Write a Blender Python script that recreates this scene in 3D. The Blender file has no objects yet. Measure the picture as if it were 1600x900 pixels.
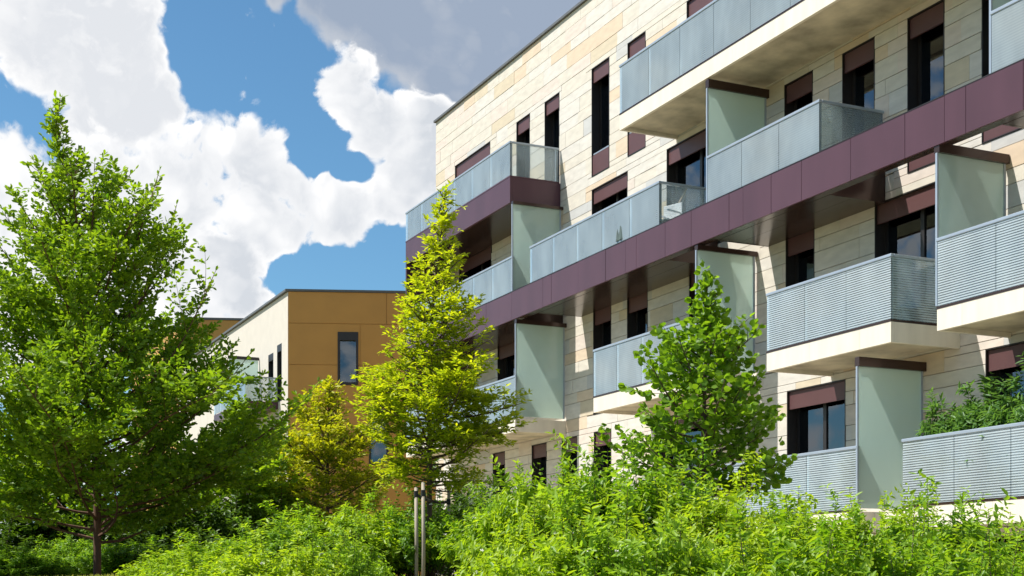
import bpy, math, random
import numpy as np
from mathutils import Vector, Matrix

R = math.radians
sc = bpy.context.scene
col = sc.collection
rnd = random.Random(7)

# ------------------------------------------------------------------ camera
cam_d = bpy.data.cameras.new('camera')
cam = bpy.data.objects.new('camera', cam_d)
col.objects.link(cam)
cam.location = (0, 0, 1.6)
cam.rotation_euler = (R(90), 0, 0)
cam_d.sensor_width = 36.0
cam_d.lens = 49.14
cam_d.shift_y = 0.2919            # view camera: verticals stay vertical
cam_d.clip_start = 0.1
cam_d.clip_end = 5000
sc.camera = cam

# ------------------------------------------------------------------ light
sc.view_settings.view_transform = 'Standard'
sc.view_settings.look = 'None'
sc.view_settings.gamma = 1.0
sc.view_settings.use_curve_mapping = False
sc.view_settings.exposure = 0.93
sc.cycles.max_bounces = 8
sc.cycles.diffuse_bounces = 3
sc.cycles.glossy_bounces = 3
sc.cycles.transmission_bounces = 4
sc.cycles.transparent_max_bounces = 12
SUN_EL = R(56.5)
SUN_TRAVEL = Vector((0.655, -0.01, 0)).normalized() * math.cos(SUN_EL) + Vector((0, 0, -math.sin(SUN_EL)))
sun_d = bpy.data.lights.new('sun', 'SUN')
sun_d.energy = 4.2
sun_d.angle = R(0.5)
sun_d.color = (1.0, 0.965, 0.91)
sun = bpy.data.objects.new('sun', sun_d)
col.objects.link(sun)
sun.rotation_euler = SUN_TRAVEL.to_track_quat('-Z', 'Y').to_euler()
sun.location = (-20, 0, 40)


def node(nt, kind, **kw):
    n = nt.nodes.new(kind)
    for k, v in kw.items():
        setattr(n, k, v)
    return n


def mth(nt, op, a, b=None, c=None, clamp=False):
    n = nt.nodes.new('ShaderNodeMath')
    n.operation = op
    n.use_clamp = clamp
    for i, x in enumerate((a, b, c)):
        if x is None:
            continue
        if isinstance(x, (int, float)):
            n.inputs[i].default_value = x
        else:
            nt.links.new(x, n.inputs[i])
    return n.outputs[0]


def view_dir(u, v):
    d = Vector(((u - 800) / 2184.0, 1.0, (917 - v) / 2184.0))
    return d.normalized()


def blob_field(g, p, blobs, lo, hi):
    acc = None
    for b in blobs:
        u, v, rad = b[:3]
        d = node(g, 'ShaderNodeVectorMath', operation='DISTANCE')
        g.links.new(p, d.inputs[0])
        d.inputs[1].default_value = view_dir(u, v)
        r = rad / 2400.0
        m = node(g, 'ShaderNodeMapRange', interpolation_type='SMOOTHSTEP')
        g.links.new(d.outputs['Value'], m.inputs['Value'])
        m.inputs['From Min'].default_value = r * lo
        m.inputs['From Max'].default_value = r * hi
        m.inputs['To Min'].default_value = b[3] if len(b) > 3 else 1
        m.inputs['To Max'].default_value = 0
        acc = m.outputs[0] if acc is None else mth(g, 'MAXIMUM', acc, m.outputs[0])
    return acc


def cloud_group(name, blobs, holes, base, seed, rough=1.0):
    """density of one bank of cumulus: where it lies plus cauliflower relief"""
    g = bpy.data.node_groups.new(name, 'ShaderNodeTree')
    g.interface.new_socket('Vector', in_out='INPUT', socket_type='NodeSocketVector')
    g.interface.new_socket('Density', in_out='OUTPUT', socket_type='NodeSocketFloat')
    g.interface.new_socket('Relief', in_out='OUTPUT', socket_type='NodeSocketFloat')
    gi = g.nodes.new('NodeGroupInput')
    go = g.nodes.new('NodeGroupOutput')
    L = g.links.new
    vec = gi.outputs[0]
    w = node(g, 'ShaderNodeTexNoise', noise_dimensions='3D')
    w.inputs['Scale'].default_value = 11
    w.inputs['Detail'].default_value = 5
    shift = node(g, 'ShaderNodeVectorMath', operation='ADD')
    L(vec, shift.inputs[0])
    shift.inputs[1].default_value = (seed, seed * .7, 0)
    L(shift.outputs[0], w.inputs['Vector'])
    sub = node(g, 'ShaderNodeVectorMath', operation='SUBTRACT')
    L(w.outputs['Color'], sub.inputs[0])
    sub.inputs[1].default_value = (.5, .5, .5)
    mad = node(g, 'ShaderNodeVectorMath', operation='MULTIPLY_ADD')
    L(sub.outputs[0], mad.inputs[0])
    mad.inputs[1].default_value = (.055, .055, .055)
    L(vec, mad.inputs[2])
    p = mad.outputs[0]
    m0 = blob_field(g, p, blobs, .30, 1.5)
    if base:
        big = node(g, 'ShaderNodeTexNoise')
        big.inputs['Scale'].default_value = 3.2
        big.inputs['Detail'].default_value = 4
        L(p, big.inputs['Vector'])
        bs = mth(g, 'MULTIPLY_ADD', big.outputs[0], 2.4, -0.72)
        bs = mth(g, 'MULTIPLY', mth(g, 'MINIMUM', mth(g, 'MAXIMUM', bs, 0.0), 1.0), base)
        m0 = mth(g, 'MAXIMUM', m0, bs)
    if holes:
        m0 = mth(g, 'SUBTRACT', m0, mth(g, 'MULTIPLY', blob_field(g, p, holes, .2, 1.5), 1.3))
    fine = node(g, 'ShaderNodeTexNoise')
    fine.inputs['Scale'].default_value = 30
    fine.inputs['Detail'].default_value = 8
    fine.inputs['Roughness'].default_value = .66
    L(p, fine.inputs['Vector'])
    v1 = node(g, 'ShaderNodeTexVoronoi', feature='SMOOTH_F1')
    v1.inputs['Scale'].default_value = 34
    v1.inputs['Smoothness'].default_value = .25
    L(p, v1.inputs['Vector'])
    w2 = node(g, 'ShaderNodeVectorMath', operation='MULTIPLY_ADD')
    L(fine.outputs['Color'], w2.inputs[0])
    w2.inputs[1].default_value = (.02, .02, .02)
    L(p, w2.inputs[2])
    v2 = node(g, 'ShaderNodeTexVoronoi', feature='SMOOTH_F1')
    v2.inputs['Scale'].default_value = 85
    v2.inputs['Smoothness'].default_value = .2
    L(w2.outputs[0], v2.inputs['Vector'])
    t = mth(g, 'MULTIPLY_ADD', fine.outputs[0], 1.45 * rough, -.725 * rough)
    t = mth(g, 'ADD', t, mth(g, 'MULTIPLY_ADD', v1.outputs['Distance'], -.75 * rough, .34 * rough))
    t = mth(g, 'ADD', t, mth(g, 'MULTIPLY_ADD', v2.outputs['Distance'], -.55 * rough, .24 * rough))
    L(mth(g, 'ADD', m0, t), go.inputs[0])
    L(mth(g, 'MULTIPLY_ADD', v1.outputs['Distance'], .9, mth(g, 'MULTIPLY', v2.outputs['Distance'], .5)), go.inputs[1])
    return g


world = bpy.data.worlds.new('World')
sc.world = world
world.use_nodes = True
nt = world.node_tree
nt.nodes.clear()
w_out = node(nt, 'ShaderNodeOutputWorld')
bg = node(nt, 'ShaderNodeBackground')
bg.inputs['Strength'].default_value = 0.13
sky = node(nt, 'ShaderNodeTexSky', sky_type='NISHITA')
sky.sun_disc = False
sky.sun_elevation = SUN_EL
sky.sun_rotation = R(270)          # the sun stands to the left, over -X
sky.altitude = 200
sky.air_density = 1.0
sky.dust_density = 0.6
sky.ozone_density = 2.2
tc = node(nt, 'ShaderNodeTexCoord')
DIR = tc.outputs['Generated']


def ramp01(v, lo, hi):
    m = node(nt, 'ShaderNodeMapRange', interpolation_type='SMOOTHSTEP')
    nt.links.new(v, m.inputs['Value'])
    m.inputs['From Min'].default_value = lo
    m.inputs['From Max'].default_value = hi
    return m.outputs[0]


def mixrgb(f, a, b):
    m = node(nt, 'ShaderNodeMix', data_type='RGBA')
    for i, x in ((0, f), (6, a), (7, b)):
        if isinstance(x, tuple):
            m.inputs[i].default_value = (*x, 1)
        elif isinstance(x, (int, float)):
            m.inputs[i].default_value = x
        else:
            nt.links.new(x, m.inputs[i])
    return m.outputs[2]


def bank(under, grp, edge, white, grey, hearts, hs, amount=.95):
    """lay one bank of cloud over what is behind it: white rims, soft grey hearts"""
    d0 = node(nt, 'ShaderNodeGroup')
    d0.node_tree = grp
    nt.links.new(DIR, d0.inputs[0])
    heart = node(nt, 'ShaderNodeTexNoise')
    heart.inputs['Scale'].default_value = hs
    heart.inputs['Detail'].default_value = 4
    heart.inputs['Roughness'].default_value = .4
    heart.inputs['Distortion'].default_value = .4
    nt.links.new(DIR, heart.inputs['Vector'])
    hm = ramp01(heart.outputs[0], *hearts)
    thick = ramp01(d0.outputs[0], .40, 1.05)
    relief = ramp01(d0.outputs[1], .40, .95)
    sh = mth(nt, 'ADD', mth(nt, 'MULTIPLY', thick, mth(nt, 'MULTIPLY', hm, amount)), mth(nt, 'MULTIPLY', relief, .45), clamp=True)
    return mixrgb(ramp01(d0.outputs[0], *edge), under, mixrgb(sh, white, grey))


skyhue = node(nt, 'ShaderNodeMix', data_type='RGBA', blend_type='MULTIPLY')
skyhue.inputs[0].default_value = 1
nt.links.new(sky.outputs[0], skyhue.inputs[6])
skyhue.inputs[7].default_value = (0.345, 0.51, 0.55, 1)
# high grey bank by the roof of the apartment block, the cloud behind at the upper left (goes on
# over the rest of the sky), and the bright cumulus in front
G0 = cloud_group('grey_bank', [(560, 0, 90), (640, 40, 120), (760, 70, 170), (700, 150, 80), (880, 0, 150), (500, 5, 45), (440, -10, 30)], None, 0, 3.1, .45)
G1 = cloud_group('back_bank', [(60, 40, 160), (170, 70, 150), (205, 150, 90), (120, 215, 80), (270, 150, 52), (245, 80, 40), (360, -6, 40, .8), (330, 0, 25, .8)],
                 [(350, 70, 85), (440, 100, 95), (520, 90, 60), (460, 190, 70), (40, 195, 60), (-40, 195, 100), (540, 270, 60), (540, 420, 80), (640, 420, 60), (450, 440, 60), (600, 30, 110), (720, 60, 150), (860, 20, 150)], .58, 0.0, .8)
G2 = cloud_group('front_bank', [(10, 340, 130), (140, 330, 130), (270, 285, 95), (310, 250, 70), (400, 255, 78), (430, 330, 110), (520, 330, 70), (560, 350, 55), (350, 420, 80),
                                (250, 470, 130), (100, 480, 160), (370, 470, 60), (530, 130, 52), (545, 185, 62), (590, 215, 70), (640, 270, 75), (620, 330, 50), (655, 200, 60)],
                 [(520, 425, 58), (600, 415, 55), (465, 440, 38), (500, 235, 40), (555, 275, 24)], 0, 1.7, .85)
c0 = bank(skyhue.outputs[2], G0, (.22, .62), (2.35, 2.5, 2.75), (1.40, 1.70, 2.20), (.30, .55), 6)
c1 = bank(c0, G1, (.20, .60), (4.3, 4.28, 4.26), (3.15, 3.25, 3.42), (.30, .60), 8)
c2 = bank(c1, G2, (.22, .54), (4.5, 4.47, 4.45), (2.75, 2.90, 3.12), (.38, .66), 11)
nt.links.new(c2, bg.inputs['Color'])
nt.links.new(bg.outputs[0], w_out.inputs[0])


# ------------------------------------------------------------------ materials
def mat(name):
    m = bpy.data.materials.new(name)
    m.use_nodes = True
    t = m.node_tree
    b = t.nodes['Principled BSDF']
    return m, t, b


def noise_col(t, b, c, amp=.12, scale=6.0, detail=5, rough=None, bump=0, coord='Object', stretch=None):
    tcn = node(t, 'ShaderNodeTexCoord')
    src = tcn.outputs[coord]
    if stretch:
        mp = node(t, 'ShaderNodeMapping')
        mp.inputs['Scale'].default_value = stretch
        t.links.new(src, mp.inputs['Vector'])
        src = mp.outputs[0]
    n = node(t, 'ShaderNodeTexNoise')
    n.inputs['Scale'].default_value = scale
    n.inputs['Detail'].default_value = detail
    t.links.new(src, n.inputs['Vector'])
    mr = node(t, 'ShaderNodeMapRange')
    t.links.new(n.outputs[0], mr.inputs['Value'])
    mr.inputs['From Min'].default_value = .3
    mr.inputs['From Max'].default_value = .7
    mr.inputs['To Min'].default_value = 1 - amp
    mr.inputs['To Max'].default_value = 1 + amp
    mx = node(t, 'ShaderNodeVectorMath', operation='SCALE')
    mx.inputs[0].default_value = c
    t.links.new(mr.outputs[0], mx.inputs['Scale'])
    t.links.new(mx.outputs[0], b.inputs['Base Color'])
    if rough is not None:
        b.inputs['Roughness'].default_value = rough
    if bump:
        bp = node(t, 'ShaderNodeBump')
        bp.inputs['Strength'].default_value = bump
        bp.inputs['Distance'].default_value = .01
        t.links.new(n.outputs[0], bp.inputs['Height'])
        t.links.new(bp.outputs[0], b.inputs['Normal'])
    return n


def simple(name, c, rough=.6, amp=.1, scale=5., bump=0., metallic=0., spec=None, stretch=None):
    m, t, b = mat(name)
    noise_col(t, b, c, amp, scale, 5, rough, bump, stretch=stretch)
    b.inputs['Metallic'].default_value = metallic
    if spec is not None:
        b.inputs['Specular IOR Level'].default_value = spec
    return m


STONES = [simple('stone_cream', (.565, .515, .435), .8, .10, 3, .15, stretch=(1, 1, 3)),
          simple('stone_pale', (.57, .53, .47), .8, .10, 3, .15, stretch=(1, 1, 3)),
          simple('stone_rose', (.58, .50, .43), .8, .10, 3, .15, stretch=(1, 1, 3)),
          simple('stone_peach', (.58, .46, .335), .8, .08, 3, .15, stretch=(1, 1, 3)),
          simple('stone_grey', (.46, .45, .43), .8, .07, 3, .15, stretch=(1, 1, 3)),
          simple('stone_sand', (.54, .455, .33), .8, .08, 3, .15, stretch=(1, 1, 3))]
STONE_W = [.36, .30, .14, .08, .05, .07]
M_BACK = simple('wall_backing', (.30, .25, .19), .9)
M_RENDER = simple('render_white', (.56, .51, .44), .85, .04, 2)
M_TAN = simple('panel_tan', (.50, .25, .05), .55, .05, 1.2)
M_SLAB = simple('slab_concrete', (.52, .45, .33), .85, .38, 1.6, .4)
M_FASCIA = simple('fascia_cream', (.69, .62, .51), .7, .07, 3.5, stretch=(1.6, 1.6, .25))
M_MAROON = simple('panel_maroon', (.080, .034, .046), .36, .12, 1.6, .10, spec=.4, stretch=(1, 1, .3))
M_MAROON_D = simple('soffit_maroon', (.052, .030, .024), .20, .06, .9, metallic=.35)
M_SHUT = simple('shutter_maroon', (.090, .036, .036), .5, .08, 2)
M_FRAME = simple('frame_dark', (.018, .014, .013), .45, .1, 4)
M_POST = simple('post_steel', (.16, .20, .25), .45, .06, 3, metallic=.3)
M_STEEL = simple('rail_steel', (.34, .39, .45), .38, .06, 3, metallic=.35)
M_ROOF = simple('roof_metal', (.10, .10, .10), .5)
M_INT = simple('interior_paint', (.055, .05, .045), .9)  # near black: the dimness of the rooms is put into the colour
M_CURT = simple('curtain_cloth', (.42, .46, .50), .9, .25, 12, stretch=(6, 6, .2))
M_BARK = simple('bark', (.085, .055, .038), .9, .3, 14, .6, stretch=(1, 1, .3))
M_BARK_R = simple('bark_brown', (.10, .045, .022), .85, .3, 14, .6, stretch=(1, 1, .3))
M_STAKE = simple('stake_wood', (.36, .30, .23), .85, .25, 16, .4, stretch=(1, 1, .12))
M_RUBBER = simple('tie_rubber', (.012, .012, .012), .7)
M_POT = simple('terracotta', (.30, .11, .05), .85, .15, 6)
M_WOOD = simple('chair_wood', (.42, .28, .15), .6, .15, 10)
M_CLOTH = simple('chair_cloth', (.66, .64, .58), .9, .08, 10)
M_CLOTH_G = simple('cover_green', (.06, .09, .085), .85, .2, 5)
M_PLASTIC = simple('white_plastic', (.75, .76, .78), .4, .03)


def glass_window():
    m, t, b = mat('window_glass')
    t.nodes.remove(b)
    o = t.nodes['Material Output']
    fr = node(t, 'ShaderNodeFresnel')
    fr.inputs['IOR'].default_value = 2.1
    gl = node(t, 'ShaderNodeBsdfGlossy')
    gl.inputs['Roughness'].default_value = .01
    gl.inputs['Color'].default_value = (.8, .9, 1, 1)
    tr = node(t, 'ShaderNodeBsdfTransparent')
    tr.inputs['Color'].default_value = (.42, .46, .48, 1)
    mx = node(t, 'ShaderNodeMixShader')
    t.links.new(fr.outputs[0], mx.inputs[0])
    t.links.new(tr.outputs[0], mx.inputs[1])
    t.links.new(gl.outputs[0], mx.inputs[2])
    t.links.new(mx.outputs[0], o.inputs[0])
    return m


def glass_frit(name, dense, gap, pitch=0.04, tint=(.83, .95, 1.0), clear=(.89, .92, .92), trans=.4, ior=1.45, smear=.22):
    """Railing glass: a fine printed line screen over clear glass.  dense / gap = how opaque the
    printed lines and the glass between them are."""
    m, t, b = mat(name)
    t.nodes.remove(b)
    o = t.nodes['Material Output']
    tcn = node(t, 'ShaderNodeTexCoord')
    sp = node(t, 'ShaderNodeSeparateXYZ')
    t.links.new(tcn.outputs['Object'], sp.inputs[0])
    zz = mth(t, 'MULTIPLY', sp.outputs[2], 1 / pitch)
    fr_ = mth(t, 'FRACT', zz)
    tri = mth(t, 'ABSOLUTE', mth(t, 'MULTIPLY_ADD', fr_, 2, -1))
    st = node(t, 'ShaderNodeMapRange', interpolation_type='SMOOTHSTEP')
    t.links.new(tri, st.inputs['Value'])
    st.inputs['From Min'].default_value = .38
    st.inputs['From Max'].default_value = .58
    st.inputs['To Min'].default_value = gap
    st.inputs['To Max'].default_value = dense
    op = st.outputs[0]
    nz = node(t, 'ShaderNodeTexNoise')
    nz.inputs['Scale'].default_value = 2.2
    nz.inputs['Detail'].default_value = 5
    mp = node(t, 'ShaderNodeMapping')
    mp.inputs['Scale'].default_value = (1.1, 1.1, .5)
    t.links.new(tcn.outputs['Object'], mp.inputs[0])
    t.links.new(mp.outputs[0], nz.inputs[0])
    op = mth(t, 'ADD', op, mth(t, 'MULTIPLY_ADD', nz.outputs[0], smear, -smear / 2), clamp=True)
    df = node(t, 'ShaderNodeBsdfDiffuse')
    df.inputs['Color'].default_value = (*tint, 1)
    tl = node(t, 'ShaderNodeBsdfTranslucent')
    tl.inputs['Color'].default_value = (*tint, 1)
    m1 = node(t, 'ShaderNodeMixShader')
    m1.inputs[0].default_value = trans
    t.links.new(df.outputs[0], m1.inputs[1])
    t.links.new(tl.outputs[0], m1.inputs[2])
    tr = node(t, 'ShaderNodeBsdfTransparent')
    tr.inputs['Color'].default_value = (*clear, 1)
    m2 = node(t, 'ShaderNodeMixShader')
    t.links.new(op, m2.inputs[0])
    t.links.new(tr.outputs[0], m2.inputs[1])
    t.links.new(m1.outputs[0], m2.inputs[2])
    fr = node(t, 'ShaderNodeFresnel')
    fr.inputs['IOR'].default_value = ior
    gl = node(t, 'ShaderNodeBsdfGlossy')
    gl.inputs['Roughness'].default_value = .06
    gl.inputs['Color'].default_value = (.88, .96, 1, 1)
    m3 = node(t, 'ShaderNodeMixShader')
    t.links.new(fr.outputs[0], m3.inputs[0])
    t.links.new(m2.outputs[0], m3.inputs[1])
    t.links.new(gl.outputs[0], m3.inputs[2])
    t.links.new(m3.outputs[0], o.inputs[0])
    return m


M_GLASS = glass_window()
M_RAILG = glass_frit('rail_glass', .36, .32, ior=1.65, trans=.25, clear=(.93, .96, .96))
M_SIDEG = glass_frit('side_glass', .24, .17, ior=1.5)  # same railing glass, print thinned to stand for sides without sun
M_SIDEG_NEAR = glass_frit('side_glass_near', .36, .08, pitch=.037)  # near railings, print thinned likewise for the missing sun
M_RAILG_NEAR = glass_frit('rail_glass_near', .58, .16, ior=1.6, trans=.25, clear=(.92, .95, .95), pitch=.037)
M_SCREEN = glass_frit('screen_frosted', .62, .62, smear=.06, tint=(.86, .98, .92), clear=(.74, .84, .79), trans=.7)


def leaf_mat(name, c0, c1, trans=.45, rough=.45, vary=0):
    """c0..c1: the range of leaf colours on the plant, picked leaf by leaf."""
    m, t, b = mat(name)
    o = t.nodes['Material Output']
    at = node(t, 'ShaderNodeAttribute')
    at.attribute_name = 'tone'
    cr = node(t, 'ShaderNodeValToRGB')
    cr.color_ramp.elements[0].color = (*c0, 1)
    cr.color_ramp.elements[1].color = (*c1, 1)
    fac = at.outputs['Fac']
    if vary:                                        # every plant has its own cast
        oi = node(t, 'ShaderNodeObjectInfo')
        fac = mth(t, 'ADD', fac, mth(t, 'MULTIPLY_ADD', oi.outputs['Random'], vary, -vary / 2), clamp=True)
    t.links.new(fac, cr.inputs[0])
    t.links.new(cr.outputs[0], b.inputs['Base Color'])
    b.inputs['Roughness'].default_value = rough
    b.inputs['Specular IOR Level'].default_value = .35
    tl = node(t, 'ShaderNodeBsdfTranslucent')
    sc_ = node(t, 'ShaderNodeVectorMath', operation='MULTIPLY')
    t.links.new(cr.outputs[0], sc_.inputs[0])
    sc_.inputs[1].default_value = (1.5, 1.45, .7)
    t.links.new(sc_.outputs[0], tl.inputs['Color'])
    mx = node(t, 'ShaderNodeMixShader')
    mx.inputs[0].default_value = trans
    t.links.new(b.outputs[0], mx.inputs[1])
    t.links.new(tl.outputs[0], mx.inputs[2])
    t.links.new(mx.outputs[0], o.inputs[0])
    return m


L_OAK = leaf_mat('leaf_oak', (.065, .165, .008), (.30, .42, .018), .5)
L_HORN = leaf_mat('leaf_hornbeam', (.085, .21, .010), (.47, .50, .014), .55)
L_HORN_G = leaf_mat('leaf_hornbeam_green', (.09, .20, .010), (.48, .46, .016), .5)
L_LIND = leaf_mat('leaf_linden', (.065, .165, .010), (.23, .37, .020), .5)
L_SHRUB = leaf_mat('leaf_shrub', (.11, .25, .010), (.42, .53, .022), .5, vary=.5)
L_SHRUB_B = leaf_mat('leaf_shrub_deep', (.075, .20, .014), (.31, .46, .03), .5, vary=.4)
L_GRASS = leaf_mat('leaf_grass', (.16, .22, .04), (.42, .42, .10), .4, rough=.8)
L_SHADED = leaf_mat('leaf_dark', (.030, .080, .008), (.12, .21, .014))  # darkened leaf colour, the shade behind the oak is painted in
L_POT = leaf_mat('leaf_oleander', (.045, .13, .035), (.17, .31, .07))
M_PETAL = simple('petal_white', (.78, .74, .70), .7, .05)


# ------------------------------------------------------------------ object helpers
def link(o, parent=None):
    col.objects.link(o)
    if parent is not None:
        o.parent = parent
    return o


def tag(o, label=None, cat=None, group=None, kind=None):
    for k, v in (('label', label), ('category', cat), ('group', group), ('kind', kind)):
        if v:
            o[k] = v
    return o


def empty(name, loc, rz=0.0):
    o = bpy.data.objects.new(name, None)
    o.location = loc
    o.rotation_euler = (0, 0, rz)
    o.empty_display_size = .3
    return link(o)


class MB:
    """Collects boxes, prisms and tubes and links them as ONE mesh object."""
    def __init__(self):
        self.v, self.f, self.m = [], [], []

    def box(self, x0, x1, y0, y1, z0, z1, mi=0):
        b = len(self.v)
        self.v += [(x0, y0, z0), (x1, y0, z0), (x1, y1, z0), (x0, y1, z0), (x0, y0, z1), (x1, y0, z1), (x1, y1, z1), (x0, y1, z1)]
        self.f += [(b, b + 3, b + 2, b + 1), (b + 4, b + 5, b + 6, b + 7), (b, b + 1, b + 5, b + 4), (b + 1, b + 2, b + 6, b + 5), (b + 2, b + 3, b + 7, b + 6), (b + 3, b, b + 4, b + 7)]
        self.m += [mi] * 6
        return self

    def tube(self, pts, rad, n=6, mi=0):
        pts = [Vector(p) for p in pts]
        b = len(self.v)
        k = len(pts)
        for i, p in enumerate(pts):
            t = (pts[min(i + 1, k - 1)] - pts[max(i - 1, 0)]).normalized()
            a = t.orthogonal().normalized()
            c = t.cross(a)
            for j in range(n):
                an = 2 * math.pi * j / n
                self.v.append(tuple(p + (a * math.cos(an) + c * math.sin(an)) * rad[i]))
        for i in range(k - 1):
            for j in range(n):
                j2 = (j + 1) % n
                self.f.append((b + i * n + j, b + i * n + j2, b + (i + 1) * n + j2, b + (i + 1) * n + j))
                self.m.append(mi)
        self.f.append(tuple(b + j for j in range(n))[::-1])
        self.f.append(tuple(b + (k - 1) * n + j for j in range(n)))
        self.m += [mi, mi]
        return self

    def prism(self, poly, z0, z1, mi=0):
        b = len(self.v)
        n = len(poly)
        self.v += [(x, y, z0) for x, y in poly] + [(x, y, z1) for x, y in poly]
        self.f += [tuple(range(b, b + n))[::-1], tuple(range(b + n, b + 2 * n))]
        for j in range(n):
            j2 = (j + 1) % n
            self.f.append((b + j, b + j2, b + n + j2, b + n + j))
        self.m += [mi] * (n + 2)
        return self

    def quad(self, a, b_, c, d, mi=0):
        b = len(self.v)
        self.v += [a, b_, c, d]
        self.f.append((b, b + 1, b + 2, b + 3))
        self.m.append(mi)
        return self

    def build(self, name, mats, parent=None, smooth=False, bevel=0):
        me = bpy.data.meshes.new(name)
        me.from_pydata(self.v, [], self.f)
        for m in (mats if isinstance(mats, (list, tuple)) else [mats]):
            me.materials.append(m)
        me.polygons.foreach_set('material_index', self.m)
        if smooth:
            me.polygons.foreach_set('use_smooth', [True] * len(self.f))
        me.update()
        o = link(bpy.data.objects.new(name, me), parent)
        if bevel:
            bv = o.modifiers.new('bevel', 'BEVEL')
            bv.width = bevel
            bv.segments = 2
            bv.limit_method = 'ANGLE'
        return o


def box_obj(name, m, parent, *d, bevel=0):
    return MB().box(*d).build(name, m, parent, bevel=bevel)


def cut(rects, hole):
    """rectangles (x0,x1,z0,z1) minus one hole"""
    out = []
    hx0, hx1, hz0, hz1 = hole
    for x0, x1, z0, z1 in rects:
        if hx0 >= x1 or hx1 <= x0 or hz0 >= z1 or hz1 <= z0:
            out.append((x0, x1, z0, z1))
            continue
        if hz0 > z0:
            out.append((x0, x1, z0, hz0))
        if hz1 < z1:
            out.append((x0, x1, hz1, z1))
        a, b = max(z0, hz0), min(z1, hz1)
        if hx0 > x0:
            out.append((x0, hx0, a, b))
        if hx1 < x1:
            out.append((hx1, x1, a, b))
    return out


# ------------------------------------------------------------------ ground
def ground_z(x, y):
    t = min(1, max(0, (y - 3.0) / 12.5))
    z = 1.68 * t * t * (3 - 2 * t)
    q = (x * .90685 + y * .42145) - 15.82           # metres past the facade of the apartment block
    if q > -5:                                      # the bank drops a little towards the facade
        z -= .35 * min(1, (q + 5) / 3) * t
    z += .03 * math.sin(x * 1.3) * math.sin(y * .9) * t
    return z


def build_ground():
    xs = sorted(set([-1500, -600, -250, -120] + list(np.arange(-60, 61, 1.5)) + [120, 250, 600, 1500]))
    ys = sorted(set([-600, -200, -60, -20] + list(np.arange(-8, 30, .75)) + list(np.arange(30, 120, 6)) + [160, 300, 700, 2500]))
    v = [(float(x), float(y), ground_z(x, y)) for y in ys for x in xs]
    n = len(xs)
    f = [(j * n + i, j * n + i + 1, (j + 1) * n + i + 1, (j + 1) * n + i) for j in range(len(ys) - 1) for i in range(n - 1)]
    me = bpy.data.meshes.new('ground')
    me.from_pydata(v, [], f)
    me.polygons.foreach_set('use_smooth', [True] * len(f))
    m, t, b = mat('grass_ground')
    noise_col(t, b, (.19, .175, .075), .35, 1.8, 6, .95, .4)
    me.materials.append(m)
    o = link(bpy.data.objects.new('ground', me))
    o['kind'] = 'structure'


build_ground()

# pale walk added along the block's foot to bounce warm light up the walls
def build_bounce_walk():
    e, n = Vector((.42145, -.90685)), Vector((.90685, .42145))
    v, f = [], []
    ss = np.arange(-46, 6.1, 2.0)
    qs = np.arange(-6.5, .11, .55)
    for a in ss:
        for q in qs:
            p = e * float(a) + n * (15.822 + float(q))
            v.append((p.x, p.y, ground_z(p.x, p.y) + .03))
    k = len(qs)
    for i in range(len(ss) - 1):
        for j in range(k - 1):
            f.append((i * k + j, (i + 1) * k + j, (i + 1) * k + j + 1, i * k + j + 1))
    me = bpy.data.meshes.new('path')
    me.from_pydata(v, [], f)
    me.materials.append(simple('path_gravel', (.46, .41, .32), .95, .2, 9, .4))
    o = link(bpy.data.objects.new('path', me))
    o['kind'] = 'structure'


build_bounce_walk()


def build_near_bounce():  # out of view, added to throw warm light on the facade
    """gravel path the view is taken from"""
    v, f = [], []
    xs = np.arange(-40, 40.1, 2.0)
    ys = (-7.0, -4.0, -1.0, 1.5, 3.0)
    for x in xs:
        for y in ys:
            yy = y + .5 * math.sin(x * .2)
            v.append((float(x), yy, ground_z(x, yy) + .02))
    k = len(ys)
    for i in range(len(xs) - 1):
        for j in range(k - 1):
            f.append((i * k + j, (i + 1) * k + j, (i + 1) * k + j + 1, i * k + j + 1))
    me = bpy.data.meshes.new('path')
    me.from_pydata(v, [], f)
    me.materials.append(bpy.data.materials['path_gravel'])
    o = link(bpy.data.objects.new('path', me))
    o['kind'] = 'structure'


build_near_bounce()

# ------------------------------------------------------------------ main apartment block
# local frame of the block: +x along the facade towards the camera, +y into the block, wall face at y = 0
FA = -65.0737
CW = 15.822
bld = empty('apartment_building', (CW * .90685, CW * .42145, 0), R(FA))
tag(bld, 'large cream stone apartment block with maroon band and glass balconies on the right', 'apartment block')
S0, S1 = -39.54, -9.0
ROOF = 15.72
LV = {1: 2.82, 2: 5.72, 3: 8.62, 4: 11.52}
DEP = 1.39
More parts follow.
